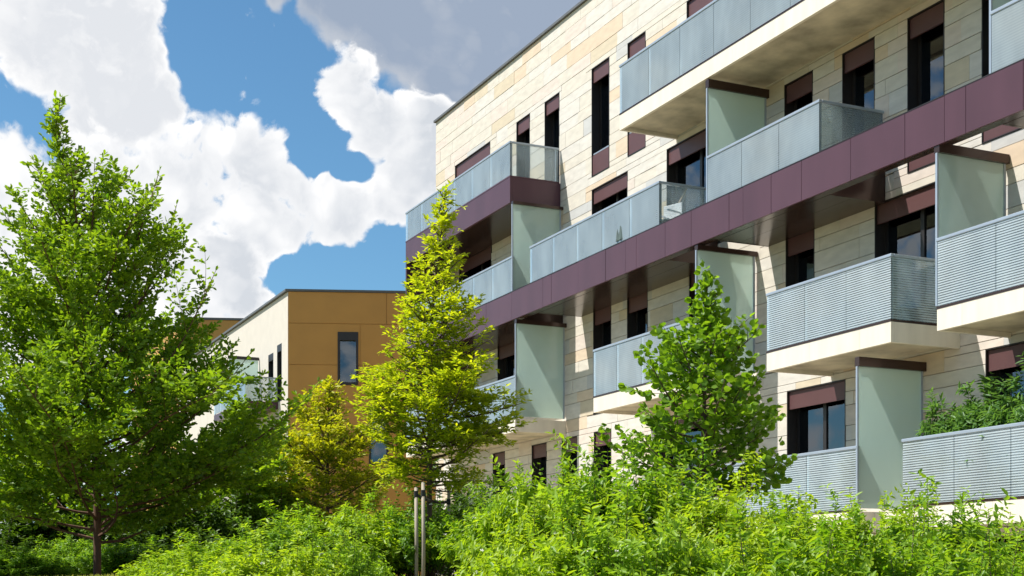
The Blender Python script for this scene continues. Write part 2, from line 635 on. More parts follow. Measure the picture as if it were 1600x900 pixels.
# windows: (x0, x1, floor, kind) kind: 'door' | 'panel' (maroon panel at the foot)
WINS = [(-38.02, -35.48, 4, 'wide'), (-33.76, -32.93, 4, 'door'), (-32.06, -31.23, 4, 'curtain'), (-29.52, -28.65, 4, 'panel'),
        (-27.79, -26.98, 4, 'panel'), (-25.27, -24.0, 4, 'door'), (-21.8, -20.3, 4, 'wide'), (-18.4, -17.5, 4, 'door'), (-16.6, -14.6, 4, 'wide'), (-13, -12.1, 4, 'door'),
        (-37.7, -35.4, 3, 'wide'), (-33.6, -31.9, 3, 'wide'), (-29.51, -27.79, 3, 'wide'), (-26.08, -24.0, 3, 'curtain'), (-21.81, -20.94, 3, 'door'),
        (-20.09, -19.21, 3, 'door'), (-18.38, -17.5, 3, 'panel'), (-16.67, -15.67, 3, 'panel'), (-14.2, -12.4, 3, 'wide'),
        (-38.3, -36.6, 2, 'wide'), (-34.98, -33.75, 2, 'door'), (-29.44, -28.56, 2, 'door'), (-27.81, -26.89, 2, 'door'), (-25.17, -24.0, 2, 'door'),
        (-21.77, -20.89, 2, 'door'), (-19.21, -17.3, 2, 'wide'), (-13.6, -11.9, 2, 'wide'),
        (-35.3, -34.5, 1, 'door'), (-32.82, -31.95, 1, 'door'), (-31.09, -30.26, 1, 'door'), (-29.41, -28.56, 1, 'panel'),
        (-26.6, -24.2, 1, 'wide'), (-21.73, -20.0, 1, 'curtain'), (-16.59, -14.3, 1, 'wide'), (-12.6, -11.4, 1, 'door')]


def win_rect(w):
    z0 = LV[w[2]]
    return (w[0], w[1], z0 - (.12 if w[3] == 'panel' else 0.02), z0 + 2.47)


HOLES = [win_rect(w) for w in WINS] + [(-16.9, -11.6, 1.0, 2.38)]
# backing wall with real openings
cells = [(S0 + .03, S1, -.5, ROOF - .02)]
for h in HOLES:
    cells = cut(cells, h)
mb = MB()
for x0, x1, z0, z1 in cells:
    mb.box(x0, x1, .045, .30, z0, z1)
wall = mb.build('wall', M_BACK, bld)
mb = MB()
mb.box(S0 + .03, S0 + .28, .30, 11.9, -.5, ROOF - .02)
mb.box(S1 - .28, S1, .30, 11.9, -.5, ROOF - .02)
mb.box(S0 + .03, S1, 11.9, 12.2, -.5, ROOF - .02)
mb.build('side_wall', M_TAN, bld)
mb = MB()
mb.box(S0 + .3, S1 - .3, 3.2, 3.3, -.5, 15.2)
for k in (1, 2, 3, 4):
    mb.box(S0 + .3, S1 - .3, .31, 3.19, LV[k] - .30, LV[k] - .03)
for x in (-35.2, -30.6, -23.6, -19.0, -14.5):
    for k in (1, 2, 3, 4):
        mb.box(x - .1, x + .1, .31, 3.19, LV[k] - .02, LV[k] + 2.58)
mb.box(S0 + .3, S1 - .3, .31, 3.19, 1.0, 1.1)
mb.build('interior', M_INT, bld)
roof = box_obj('roof', M_ROOF, bld, S0 + .05, S1, .05, 12.2, ROOF - .015, ROOF + .0)
cop = MB().box(S0 - .05, S1, -.06, .30, ROOF + .003, ROOF + .065)
cop.box(S0 - .05, S0 + .30, .303, 12.2, ROOF + .003, ROOF + .065)
cop.build('coping', M_ROOF, roof)

# stone cladding: courses of uneven height, cut round the openings
ROWS = [.38, .25, .34, .40, .27, .36, .24, .36, .30]
pieces = []
rp = random.Random(21)
z = 2.82 - 2.9
ri = 0
while z < ROOF - .01:
    h = ROWS[ri % 9]
    ri += 1
    z1 = min(z + h, ROOF)
    if ROOF - z1 < .12:
        z1 = ROOF
    x = S0 - rp.uniform(0, .9)
    while x < S1:
        w = rp.choice((.75, .95, 1.1, 1.3, 1.5))
        x1 = x + w
        a, b = max(x, S0), min(x1, S1)
        if b - a > .05:
            rs = [(a, b, z, z1)]
            for hh in HOLES:
                rs = cut(rs, hh)
            c = rp.choices(range(6), STONE_W)[0]
            for r_ in rs:
                if r_[1] - r_[0] > .03 and r_[3] - r_[2] > .03:
                    pieces.append((*r_, c, rp.uniform(-.004, .004)))
        x = x1
    z = z1


def px_area(p):
    x, zz = (p[0] + p[1]) / 2, (p[2] + p[3]) / 2
    wx = CW * .90685 + x * .42145
    wy = CW * .42145 - x * .90685
    u = 800 + 2184 * wx / wy
    v = 917 - (zz - 1.6) * 2184 / wy
    if u < 660 or u > 1620 or v < -20 or v > 860:
        return 0
    for k, s0, s1 in ((4, -25.7, -12), (2, -20.4, -17.1), (2, -16.1, -11), (1, -16.8, -11), (3, -38, -19), (4, -38.4, -31)):
        # hidden behind the slab and the railing of a balcony
        if s0 + .7 < x < s1 + 1.2 and LV[k] - .3 < zz < LV[k] + .5:
            return 0
    return (p[1] - p[0]) * (p[3] - p[2]) / wy ** 2


order = sorted(range(len(pieces)), key=lambda i: -px_area(pieces[i]))
single = set(order[:290])
rest = MB()
for i, (x0, x1, z0, z1, c, dq) in enumerate(pieces):
    g, gv = .0055, .0015
    d = (x0 + gv, x1 - gv, dq, .044, z0 + g, z1 - g)
    if i in single:
        MB().box(*d).build('cladding_panel', STONES[c], wall)
    else:
        rest.box(*d, mi=c)
o = rest.build('stone_cladding', STONES, wall)
o['kind'] = 'stuff'


def window(w):
    x0, x1, z0, z1 = win_rect(w)
    kind = w[3]
    f = MB()
    t = .018                                        # reveal lining
    f.box(x0 + .001, x0 + t, -.006, .21, z0, z1)
    f.box(x1 - t, x1 - .001, -.006, .21, z0, z1)
    f.box(x0 + t, x1 - t, -.006, .21, z1 - t, z1 - .001)
    f.box(x0 + t, x1 - t, -.012, .21, z0 + .001, z0 + t)
    fw = .06
    a, b, c, d = x0 + t, x1 - t, z0 + t, z1 - t
    f.box(a, a + fw, .211, .275, c, d)
    f.box(b - fw, b, .211, .275, c, d)
    f.box(a + fw, b - fw, .211, .275, c, c + fw)
    f.box(a + fw, b - fw, .211, .275, d - fw, d)
    wide = (x1 - x0) > 1.25
    bars = [a + fw]
    if wide:
        n = 2 if x1 - x0 < 2.4 else 3
        for k in range(1, n):
            xm = a + (b - a) * k / n
            f.box(xm - .045, xm + .045, .209, .277, c + fw, d - fw)
            bars += [xm - .045, xm + .045]
    bars.append(b - fw)
    fo = f.build('window', M_FRAME, bld)
    for k in range(0, len(bars), 2):
        box_obj('pane', M_GLASS, fo, bars[k], bars[k + 1], .235, .245, c + fw, d - fw)
    # roller shutter box / lowered shutter at the head
    hs = .33
    box_obj('shutter', M_SHUT, fo, x0 + t + .004, x1 - t - .004, .035, .075, z1 - t - hs, z1 - t - .004)
    if kind == 'panel':
        box_obj('guard_panel', M_SHUT, fo, x0 + t + .004, x1 - t - .004, .012, .05, z0 + t + .004, z0 + .50)
        box_obj('guard_bar', M_STEEL, fo, x0 + t, x1 - t, .03, .06, z0 + .52, z0 + .55)
    if kind in ('curtain', 'panel') or (wide and rnd.random() < .5):
        cm = MB()
        ca, cb = (b - (b - a) * .42, b - .08) if kind != 'curtain' or not wide else (a + (b - a) * .30, a + (b - a) * .42)
        n = 14
        pts = [(ca + (cb - ca) * i / n, .40 + .035 * math.sin(i * 1.9)) for i in range(n + 1)]
        for (xa, ya), (xb, yb) in zip(pts, pts[1:]):
            cm.quad((xa, ya, c + .05), (xb, yb, c + .05), (xb, yb, d - .1), (xa, ya, d - .1))
        cm.build('curtain', M_CURT, fo)


for w in WINS:
    window(w)


def railing(par, x0, x1, zb, zt, ends, near):
    """glass railing: posts, panes per bay, hand rail; ends: which short sides are glazed"""
    gm = M_RAILG_NEAR if near else M_RAILG
    yb = -DEP
    n = max(1, round((x1 - x0) / 1.15))
    w = (x1 - x0) / n
    for k in range(n):
        box_obj('glass_panel', gm, par, x0 + k * w + .006, x0 + (k + 1) * w - .006, yb + .002, yb + .014, zb, zt - .03)
    for k in range(n + 1):
        xx = min(max(x0 + k * w, x0 + .05), x1 - .05)
        box_obj('post', M_POST, par, xx - .022, xx + .022, yb + .03, yb + .075, zb - .04, zt - .03)
    hr = MB().box(x0 - .012, x1 + .012, yb - .012, yb + .055, zt - .028, zt + .022)
    for e in ends:
        xe = x0 if e == 'L' else x1
        s = 1 if e == 'L' else -1
        xa, xb = sorted((xe - s * .012, xe + s * .045))
        hr.box(xa, xb, yb + .058, -.04, zt - .027, zt + .021)
        ga, gb = sorted((xe + s * .002, xe + s * .014))
        box_obj('glass_panel', M_SIDEG_NEAR if near else M_SIDEG, par, ga, gb, yb + .03, -.06, zb, zt - .03)
        pa, pb = sorted((xe + s * .018, xe + s * .062))
        box_obj('post', M_POST, par, pa, pb, -.12, -.075, zb - .04, zt - .03)
    hr.build('handrail', M_STEEL, par, bevel=.008)


def screen(par, x, z0, z1, zh, front=-DEP):
    """frosted glass privacy screen with its maroon header"""
    s = box_obj('privacy_screen', M_SCREEN, par, x - .008, x + .008, front + .02, -.09, z0, z1)
    box_obj('screen_frame', M_STEEL, par, x - .02, x + .02, front - .006, front + .018, z0, z1)
    box_obj('screen_frame', M_STEEL, par, x - .02, x + .02, -.088, -.05, z0, z1)
    box_obj('screen_header', M_MAROON_D, par, x - .055, x + .055, front + .004, -.012, z1 + .002, zh)


def balcony(x0, x1, level, kind, ends, near, scr=None, joints=()):
    zl = LV[level]
    if kind == 'cream':
        zt, zb, zf = zl - .01, zl - .33, zl + .03
    elif kind == 'box':
        zt, zb, zf = 11.68, 11.05, 11.70
    else:
        zt, zb, zf = 8.82, 8.14, 8.84
    # floor slab
    s_ = MB().box(x0 + .07, x1 - .07, -DEP + .07, -.002, zb + .07, zl - .03)
    b = s_.build('balcony', M_SLAB, bld)
    if kind != 'band':
        fm = M_FASCIA if kind == 'cream' else M_MAROON
        xs = [x0] + [j for j in joints if x0 + .2 < j < x1 - .2] + [x1]
        for a, c in zip(xs, xs[1:]):
            box_obj('fascia_board', fm, b, a + .002, c - .002, -DEP, -DEP + .066, zb, zt)
        box_obj('fascia_board', fm, b, x0, x0 + .066, -DEP + .068, -.004, zb, zt - .002)
        box_obj('fascia_board', fm, b, x1 - .066, x1, -DEP + .068, -.004, zb, zt - .002)
        tr = MB().box(x0 - .004, x1 + .004, -DEP - .006, -DEP + .07, zt + .002, zt + .035)
        for e in ends:
            xe = x0 if e == 'L' else x1 - .07
            tr.box(xe - .003, xe + .073, -DEP + .072, -.03, zt + .002, zt + .035)
        tr.build('base_trim', M_MAROON_D if kind == 'cream' else M_MAROON, b)
        if kind == 'box':
            so = MB()
            so.box(x0 + .068, x1 - .068, -DEP + .068, -.004, zb + .012, zb + .06)
            so.build('soffit_panel', M_MAROON_D, b)
    railing(b, x0, x1, zf, zl + (1.02 if kind != 'band' else 1.07), ends, near)
    if scr:
        screen(b, *scr)
    return b


J1 = (-25.7, -23.1, -20.4, -18.9, -17.6, -16.2, -14.9, -13.6, -12.2)
B_J = balcony(-38.44, -31.17, 4, 'box', 'LR', False)
B_K = balcony(-25.69, -10.2, 4, 'cream', 'L', False, None, (-21.5, -17.2, -13))
B_A = balcony(-38.40, -31.05, 3, 'band', '', False, (-31.05, 8.84, 10.98, 11.048))
B_B = balcony(-30.04, -24.08, 3, 'band', 'LR', False)
B_C = balcony(-22.33, -18.93, 3, 'band', 'R', False, (-22.34, 8.84, 11.00, 11.16))
B_X = balcony(-15.03, -10.2, 3, 'band', '', False, (-15.04, 8.84, 11.00, 11.16))
B_D = balcony(-38.40, -30.87, 2, 'cream', '', False, (-30.86, 5.76, 8.02, 8.12), (-34.5,))
B_E = balcony(-26.85, -22.73, 2, 'cream', 'L', False, (-22.72, 5.76, 8.03, 8.125), (-24.8,))
B_F = balcony(-20.42, -17.14, 2, 'cream', 'LR', True, None, (-19.2, -17.9))
B_G = balcony(-16.12, -10.2, 2, 'cream', '', True, (-16.13, 5.76, 8.03, 8.17), (-15.6, -13.2))
B_H = balcony(-21.9, -17.97, 1, 'cream', 'L', True, (-17.96, 2.86, 5.13, 5.28), (-19.6,))
B_I = balcony(-16.88, -10.2, 1, 'cream', 'L', True, None, (-15.0, -12.8))
box_obj('slab_step', M_FASCIA, B_H, -17.968, -16.882, -1.02, -.004, 2.49, 2.80)

# maroon band across the third floor
beam = box_obj('fascia_beam', M_MAROON_D, bld, -38.38, -9.5, -DEP + .03, -DEP + .22, 8.152, 8.80)
joints = [-38.44, -36.9, -35.18, -33.9, -32.6, -31.05, -29.32, -28.88, -27.54, -26.28, -25.42, -24.97, -23.83, -22.87, -21.58, -21.13, -20.27, -19.4, -18.1, -16.81, -15.95, -15.51, -14.41, -13.3, -12.4, -11.4, -10.4, -9.4]
for a, b in zip(joints, joints[1:]):
    box_obj('fascia_panel', M_MAROON, beam, a + .005, b - .005, -DEP - .012 + rnd.uniform(-.002, .002), -DEP + .028, 8.14, 8.82)
box_obj('fascia_panel', M_MAROON, beam, -38.44, -38.40, -DEP + .03, -.01, 8.14, 8.82)
trim = MB().box(-38.44, -9.4, -DEP - .018, -DEP + .06, 8.8225, 8.836)
trim.build('top_trim', M_FRAME, beam)
for a, b in ((-38.39, -31.03), (-30.04, -24.08), (-22.33, -18.93), (-15.03, -9.4)):
    m_ = (a + b) / 2
    for x0, x1 in ((a + .05, m_ - .004), (m_ + .004, b - .05)):
        for y0, y1 in ((-DEP + .222, -.70), (-.692, -.006)):
            box_obj('soffit_panel', M_MAROON_D, beam, x0, x1, y0, y1, 8.148, 8.18)
    for xe in (a, b - .048):
        box_obj('end_panel', M_MAROON_D, beam, xe, xe + .048, -DEP + .225, -.006, 8.146, 8.78)
# maroon fin closing the far end of the block below the top balcony
box_obj('end_fin', M_MAROON, bld, -38.44, -38.36, -DEP - .004, -.006, 8.84, 11.04)
box_obj('end_fin', M_MAROON, bld, -38.45, -38.37, -DEP - .002, -.006, 5.74, 8.13)

# ------------------------------------------------------------------ tan block behind
tb = empty('tan_building', (-9.18, 57.3, 0), 0)
tag(tb, 'lower tan panelled block with white side wall behind the yellow-green tree', 'apartment block')
TOP = 13.72
fe = Vector((-.42145, .90685))                      # its long wall runs the same way as the apartment block
ge = Vector((1, .078)).normalized()                 # its gable faces the camera
GW, FL = 13.0, 22.0
P = [Vector((0, 0)), ge * GW, ge * GW + fe * FL, fe * FL]
gho = (2.02, 2.86, 9.9, 12.08)                      # window in the gable: along, z
cells = [(0.02, GW, 0, TOP - .02)]
gho2 = (3.3, 4.1, 6.6, 8.9)
for hh in (gho, gho2):
    cells = cut(cells, hh)
gm = Matrix.Rotation(math.atan2(ge.y, ge.x), 4, 'Z')
fm_ = Matrix.Rotation(math.atan2(-fe.y, -fe.x), 4, 'Z')   # +x towards the corner, +y into the block


def placed(o, m):
    o.matrix_local = m
    return o


mb = MB()
for x0, x1, z0, z1 in cells:
    mb.box(x0, x1, .03, .3, z0, z1)
gw = placed(mb.build('gable_wall', M_TAN, tb), gm)
# large tan panels with open joints
zs = [0, 2.6, 4.9, 7.2, 9.0, 10.72, 12.42, TOP]
for r_ in range(len(zs) - 1):
    xs = [0.0] + ([.72, 3.2, 5.3, 8.1, 10.6] if r_ in (1, 3) else [2.94, 5.4, 7.9, 10.4] if r_ in (2, 4, 5) else [2.3, 4.25, 6.6, 9.4] if r_ == 0 else [4.02, 7.6, 10.9]) + [GW]
    for a, b in zip(xs, xs[1:]):
        rs = [(a + .012, b - .012, zs[r_] + .012, zs[r_ + 1] - .012)]
        for hh in (gho, gho2):
            rs = cut(rs, hh)
        for q in rs:
            if q[1] - q[0] > .04:
                box_obj('cladding_panel', M_TAN, gw, q[0], q[1], 0, .028, q[2], q[3])
for hh in (gho, gho2):
    f = MB()
    a, b, c, d = hh
    f.box(a, a + .09, -.03, .26, c, d)
    f.box(b - .09, b, -.03, .26, c, d)
    f.box(a + .09, b - .09, -.03, .26, d - .34, d)
    f.box(a + .09, b - .09, -.03, .26, c, c + .12)
    fo = f.build('window', M_FRAME, tb)
    placed(fo, gm)
    box_obj('pane', M_GLASS, fo, a + .09, b - .09, .12, .13, c + .12, d - .34)
    box_obj('blind', M_CURT, fo, a + .1, b - .1, .30, .32, c + .9, d - .3)
# white long wall
fholes = [(-3.05, -2.25, 9.35, 11.55), (-1.65, -.95, 9.35, 11.75), (-9.2, -8.5, 8.9, 10.0)]
cells = [(-FL, -.0, 0, TOP - .02)]
for hh in fholes:
    cells = cut(cells, hh)
mb = MB()
for x0, x1, z0, z1 in cells:
    mb.box(x0, x1 - .03, 0, .3, z0, z1)
lw = placed(mb.build('long_wall', M_RENDER, tb), fm_)
for a, b, c, d in fholes:
    f = MB().box(a, a + .05, -.004, .2, c, d).box(b - .05, b, -.004, .2, c, d).box(a + .05, b - .05, -.004, .2, d - .3, d).box(a + .05, b - .05, -.004, .2, c, c + .05)
    fo = placed(f.build('window', M_FRAME, tb), fm_)
    box_obj('pane', M_GLASS, fo, a + .05, b - .05, .1, .11, c + .05, d - .3)
mb = MB().prism([tuple(p) for p in P], TOP - .018, TOP - .001)
rf = mb.build('roof', M_ROOF, tb)
cp = MB()
cp.prism([(-.1, -.06), tuple(ge * GW + Vector((0, -.06))), tuple(ge * GW + Vector((0, .25))), tuple(fe * .25 + Vector((.1, .05)))], TOP + .001, TOP + .09)
cp.prism([(-.101, -.05), tuple(fe * .25 + Vector((.1, .05))), tuple(fe * FL + Vector((.25, 0))), tuple(fe * FL + Vector((-.1, 0)))], TOP + .003, TOP + .088)
cp.build('coping', M_ROOF, rf)
mb = MB().box(-FL, 0, 6, 6.2, 0, TOP - .03)
placed(mb.build('interior', M_INT, tb), fm_)
mb = MB().box(.4, GW, 2.4, 2.5, 0, TOP - .1)
placed(mb.build('partition', M_INT, tb), gm)
# balcony on the long wall
s_ = MB().box(-7.2, -1.5, -1.4, -.004, 9.05, 9.35)
tbal = placed(s_.build('balcony', M_MAROON, tb), fm_)
n = 5
for k in range(n):
    xa = -7.2 + 5.7 * k / n
    box_obj('glass_panel', M_RAILG, tbal, xa + .01, xa + 5.7 / n - .01, -1.4, -1.388, 9.38, 10.33)
    box_obj('post', M_POST, tbal, xa + .0, xa + .04, -1.37, -1.33, 9.352, 10.33)
box_obj('glass_panel', M_RAILG, tbal, -1.514, -1.502, -1.36, -.05, 9.38, 10.33)
box_obj('post', M_POST, tbal, -1.56, -1.52, -.09, -.05, 9.352, 10.33)
MB().box(-7.2, -1.49, -1.41, -1.35, 10.333, 10.38).box(-1.55, -1.49, -1.348, -.02, 10.333, 10.379).build('handrail', M_STEEL, tbal)
box_obj('privacy_screen', M_SCREEN, tbal, -4.62, -4.6, -1.35, -.05, 9.36, 11.55)
box_obj('screen_header', M_FRAME, tbal, -4.66, -4.56, -1.38, -.02, 11.553, 11.68)

# ------------------------------------------------------------------ third block, farther off
fb = empty('far_building', (-21.5, 92, 0), 0)
tag(fb, 'farthest tan block, only its roof corner showing behind the white wall', 'apartment block')
T3 = 19.2
gx = Vector((1, .10)).normalized()
P3 = [Vector((0, 0)), gx * 14, gx * 14 + fe * 20, fe * 20]
w3 = MB().prism([tuple(p) for p in P3], 0, T3).build('wall', M_TAN, fb)
cc = sum(P3, Vector((0, 0))) / 4
r3 = MB().prism([tuple(cc + (p - cc) * 1.012) for p in P3], T3 + .002, T3 + .14).build('roof', M_ROOF, fb)
g3 = Matrix.Rotation(math.atan2(gx.y, gx.x), 4, 'Z')
for r_ in range(6):
    for k in range(4):
        placed(box_obj('cladding_panel', M_TAN, w3, k * 3.5 + .02, k * 3.5 + 3.48, -.05, -.003, T3 - 3.2 * (r_ + 1) + .02, T3 - 3.2 * r_ - .02), g3)


# ------------------------------------------------------------------ plants
class Leaves:
    def __init__(self):
        self.p, self.d, self.n, self.l, self.w, self.t = [], [], [], [], [], []

    def add(self, p, d, n, l, w, t):
        self.p.append(p); self.d.append(d); self.n.append(n); self.l.append(l); self.w.append(w); self.t.append(t)

    def build(self, name, m, parent, shape=((.35, .5), (.74, .34)), fold=.16):
        p = np.array(self.p, dtype=np.float32)
        d = np.array(self.d, dtype=np.float32)
        n = np.array(self.n, dtype=np.float32)
        l = np.array(self.l, dtype=np.float32)[:, None]
        w = np.array(self.w, dtype=np.float32)[:, None]
        d /= np.linalg.norm(d, axis=1, keepdims=True) + 1e-9
        s = np.cross(n, d)
        s /= np.linalg.norm(s, axis=1, keepdims=True) + 1e-9
        n = np.cross(d, s)
        N = len(p)
        (a1, b1), (a2, b2) = shape
        V = np.empty((N, 6, 3), dtype=np.float32)
        V[:, 0] = p
        V[:, 1] = p + d * l * a1 + s * w * b1 + n * w * fold
        V[:, 2] = p + d * l * a2 + s * w * b2 + n * w * (fold * .5 - .08)
        V[:, 3] = p + d * l - n * l * .10
        V[:, 4] = p + d * l * a2 - s * w * b2 + n * w * (fold * .5 - .08)
        V[:, 5] = p + d * l * a1 - s * w * b1 + n * w * fold
        me = bpy.data.meshes.new(name)
        me.vertices.add(N * 6)
        me.vertices.foreach_set('co', V.ravel())
        idx = (np.arange(N)[:, None] * 6 + np.array([[0, 1, 2, 3, 0, 3, 4, 5]])).astype(np.int32)
        me.loops.add(N * 8)
        me.loops.foreach_set('vertex_index', idx.ravel())
        me.polygons.add(N * 2)
        me.polygons.foreach_set('loop_start', np.arange(0, N * 8, 4, dtype=np.int32))
        me.polygons.foreach_set('loop_total', np.full(N * 2, 4, dtype=np.int32))
        at = me.attributes.new('tone', 'FLOAT', 'FACE')
        at.data.foreach_set('value', np.repeat(np.clip(np.array(self.t, dtype=np.float32), 0, 1), 2))
        me.materials.append(m)
        me.update()
        me.validate()
        o = link(bpy.data.objects.new(name, me), parent)
        o['kind'] = 'stuff'
        return o


def interp(x, xs, ys):
    return float(np.interp(x, xs, ys))


def unit(v):
    return v / (np.linalg.norm(v) + 1e-9)


UP = np.array((0., 0., 1.))


def tree(name, label, cat, base, trunk, env_l, env_r, h0, nprim, elev, leaf, mats, seed, group=None,
         sec=8, twig=5, per=7, flat=.4, droop=0., tipyellow=0., shape=((.35, .5), (.74, .34)), leaf_gap=.035, twl=.2, top_leaf=True, vary=(.72, 1.08), airy=0., gap=.15, lump=.2):
    """trunk: [(dx, dy, h, radius)].  env_l / env_r: (heights, radii) of the crown to the left / right."""
    rg = np.random.default_rng(seed)
    root = empty(name, base)
    tag(root, label, cat, group)
    th = [t[2] for t in trunk]
    H = th[-1]

    def T(h):
        return np.array([interp(h, th, [t[0] for t in trunk]), interp(h, th, [t[1] for t in trunk]), h])

    tm = MB()
    hs = np.linspace(-.2, H, 18)
    tm.tube([tuple(T(max(h, 0)) + np.array((0, 0, min(h, 0)))) for h in hs], [interp(h, th, [t[3] for t in trunk]) for h in hs], 9)
    tm.build('trunk', mats[0], root, smooth=True)
    bm = MB()
    lv = Leaves()
    ll, lw = leaf

    def leafy(pts, tone0, n, tip):
        """leaves set along a shoot"""
        k = len(pts) - 1
        for i in range(n):
            t = (i + rg.random()) / n
            x = t * k
            j = min(int(x), k - 1)
            p = pts[j] + (pts[j + 1] - pts[j]) * (x - j)
            ax = unit(pts[j + 1] - pts[j])
            sd = unit(np.cross(ax, UP) + 1e-4) * (1 if i % 2 else -1)
            dr = unit(ax * .55 + sd * (.8 + .3 * rg.random()) + rg.normal(0, .28, 3) + np.array((0, 0, -droop)))
            nn = unit(UP * (1 - flat) + rg.normal(0, flat, 3) + .25 * sd)
            s = .7 + .6 * rg.random()
            lv.add(p, dr, nn, ll * s, lw * s, tone0 + rg.normal(0, .16) + tip * t)
        if n > 2:
            for q in range(2):
                dr = unit(unit(pts[-1] - pts[-2]) + rg.normal(0, .35, 3))
                nn = unit(UP * (1 - flat) + rg.normal(0, flat, 3))
                lv.add(pts[-1], dr, nn, ll * .95, lw * .9, tone0 + tip + rg.normal(0, .16))

    def shoot(p, d, L, n, bend):
        pts = [p]
        for i in range(n):
            d = unit(d + np.array((0, 0, bend / n)) + rg.normal(0, .09, 3))
            p = p + d * (L / n)
            pts.append(p)
        return pts

    def env(h, ca):
        rl = interp(h, *env_l)
        return rl + (interp(h, *env_r) - rl) * (ca + 1) / 2

    def inside(p, slack):
        q = p - T(min(max(p[2], 0), H))
        r = math.hypot(q[0], q[1])
        return r < env(p[2], q[0] / (r + 1e-6)) * slack + .05 or rg.random() < .05

    az = rg.random() * 6.28
    for i in range(nprim):
        f = (i + .5) / nprim
        h = h0 + (H * .97 - h0) * f ** 1.05
        az += 2.399 + rg.normal(0, .3)
        ca = math.cos(az)
        el = R(elev[0] + (elev[1] - elev[0]) * f + rg.normal(0, 7))
        er = env(h, ca)
        for _ in range(5):
            er = .5 * er + .5 * env(h + .62 * er * math.tan(el + .12), ca)
        er *= 1 + lump * math.sin(h * 4.7 + 2 * az + seed) * math.sin(h * 1.9 - az + .5 * seed)
        L = max(.12, er - twl * .8) * rg.uniform(*vary)
        thin = 1 - airy * f
        L = max(.15, L / max(.35, math.cos(el)))
        p0 = T(max(h0 * .8, h))
        d0 = np.array((math.cos(az) * math.cos(el), math.sin(az) * math.cos(el), math.sin(el)))
        pts = shoot(p0, d0, L, 6, elev[2])
        for _ in range(8):
            if L < .25 or inside(pts[-1], 1.3):
                break
            L *= .84
            pts = shoot(p0, d0, L, 6, elev[2])
        r0 = min(.022, .008 + .009 * L)
        bm.tube([tuple(p) for p in pts], [r0 * (1 - .82 * k / 6) for k in range(7)], 5)
        leafy(pts[2:], .5 + .1 * f, int(L * 12), tipyellow)
        ns = max(3, int(sec * L * (.6 + .4 * thin)))
        for k in range(ns):
            t = .16 + .8 * (k + rg.random() * .6) / ns
            x = t * 6
            j = min(int(x), 5)
            p = pts[j] + (pts[j + 1] - pts[j]) * (x - j)
            ax = unit(pts[j + 1] - pts[j])
            sd = unit(np.cross(ax, UP)) * (1 if k % 2 else -1)
            d = unit(ax * .75 + sd * .8 + UP * rg.normal(.12, .25) * (1.3 - flat * 0))
            L2 = L * (.46 * (1 - t) + .12) * rg.uniform(.7, 1.2)
            sp = shoot(p, d, L2, 3, elev[2] * .6)
            if rg.random() < gap or not inside(sp[-1], 1.02):
                continue
            bm.tube([tuple(q) for q in sp], [.0055, .004, .003, .0018], 3)
            nt_ = max(1, int(twig * thin * L2 / .35 + .5))
            leafy(sp[1:], .45 + .1 * f, max(2, int(L2 / leaf_gap * .4)), tipyellow * t)
            for q in range(nt_):
                t2 = .15 + .85 * (q + rg.random()) / nt_
                x2 = t2 * 3
                j2 = min(int(x2), 2)
                pp = sp[j2] + (sp[j2 + 1] - sp[j2]) * (x2 - j2)
                ax2 = unit(sp[j2 + 1] - sp[j2])
                sd2 = unit(np.cross(ax2, UP)) * (1 if q % 2 else -1)
                d2 = unit(ax2 * .8 + sd2 * .75 + UP * rg.normal(.1, .3))
                L3 = twl * rg.uniform(.6, 1.25)
                tp = shoot(pp, d2, L3, 2, elev[2] * .3)
                if not inside(tp[-1], 1.06):
                    continue
                leafy(tp, .34 + .2 * f + .12 * t, per, tipyellow * (.4 + .6 * t))
    if top_leaf:
        pts = [T(H * (.86 + .02 * k)) for k in range(8)]
        leafy(pts, .6, 40, tipyellow)
    bm.build('branches', mats[0], root)
    lv.build('crown', mats[1], root, shape)
    return root


def at(u, y):
    return (u - 800) / 2184 * y


# tall young oak on the left
OY = 19.0
bx, by = at(152, OY), OY
bz = ground_z(bx, by) - .05
K_ = OY / 2184
oz = lambda v: 1.6 + (917 - v) * K_ - bz
px = lambda *a: [x * K_ for x in a]
tree('oak_tree', 'tall young oak with dark green crown, leftmost and tallest of the trees', 'tree', (bx, by, bz),
     [(0, 0, 0, .056), (0, 0, oz(700), .046), (-4 * K_, 0, oz(560), .036), (-27 * K_, 0, oz(400), .024), (-42 * K_, 0, oz(300), .015), (-63 * K_, 0, oz(225), .008), (-65 * K_, 0, oz(150), .003)],
     ([oz(840), oz(780), oz(700), oz(600), oz(500), oz(400), oz(330), oz(270), oz(220), oz(160)], px(220, 330, 350, 330, 265, 185, 125, 52, 14, 4)),
     ([oz(845), oz(780), oz(700), oz(640), oz(610), oz(570), oz(500), oz(410), oz(330), oz(270), oz(220), oz(160)], px(250, 390, 410, 395, 320, 235, 205, 200, 150, 120, 20, 4)),
     oz(850), 122, (4, 60, .7), (.088, .040), (M_BARK_R, L_OAK), 5, sec=6.5, twig=5.5, per=8, flat=.7, shape=((.4, .42), (.72, .5)), twl=.2, vary=(.6, 1.08), airy=.5, gap=.30, lump=.36)

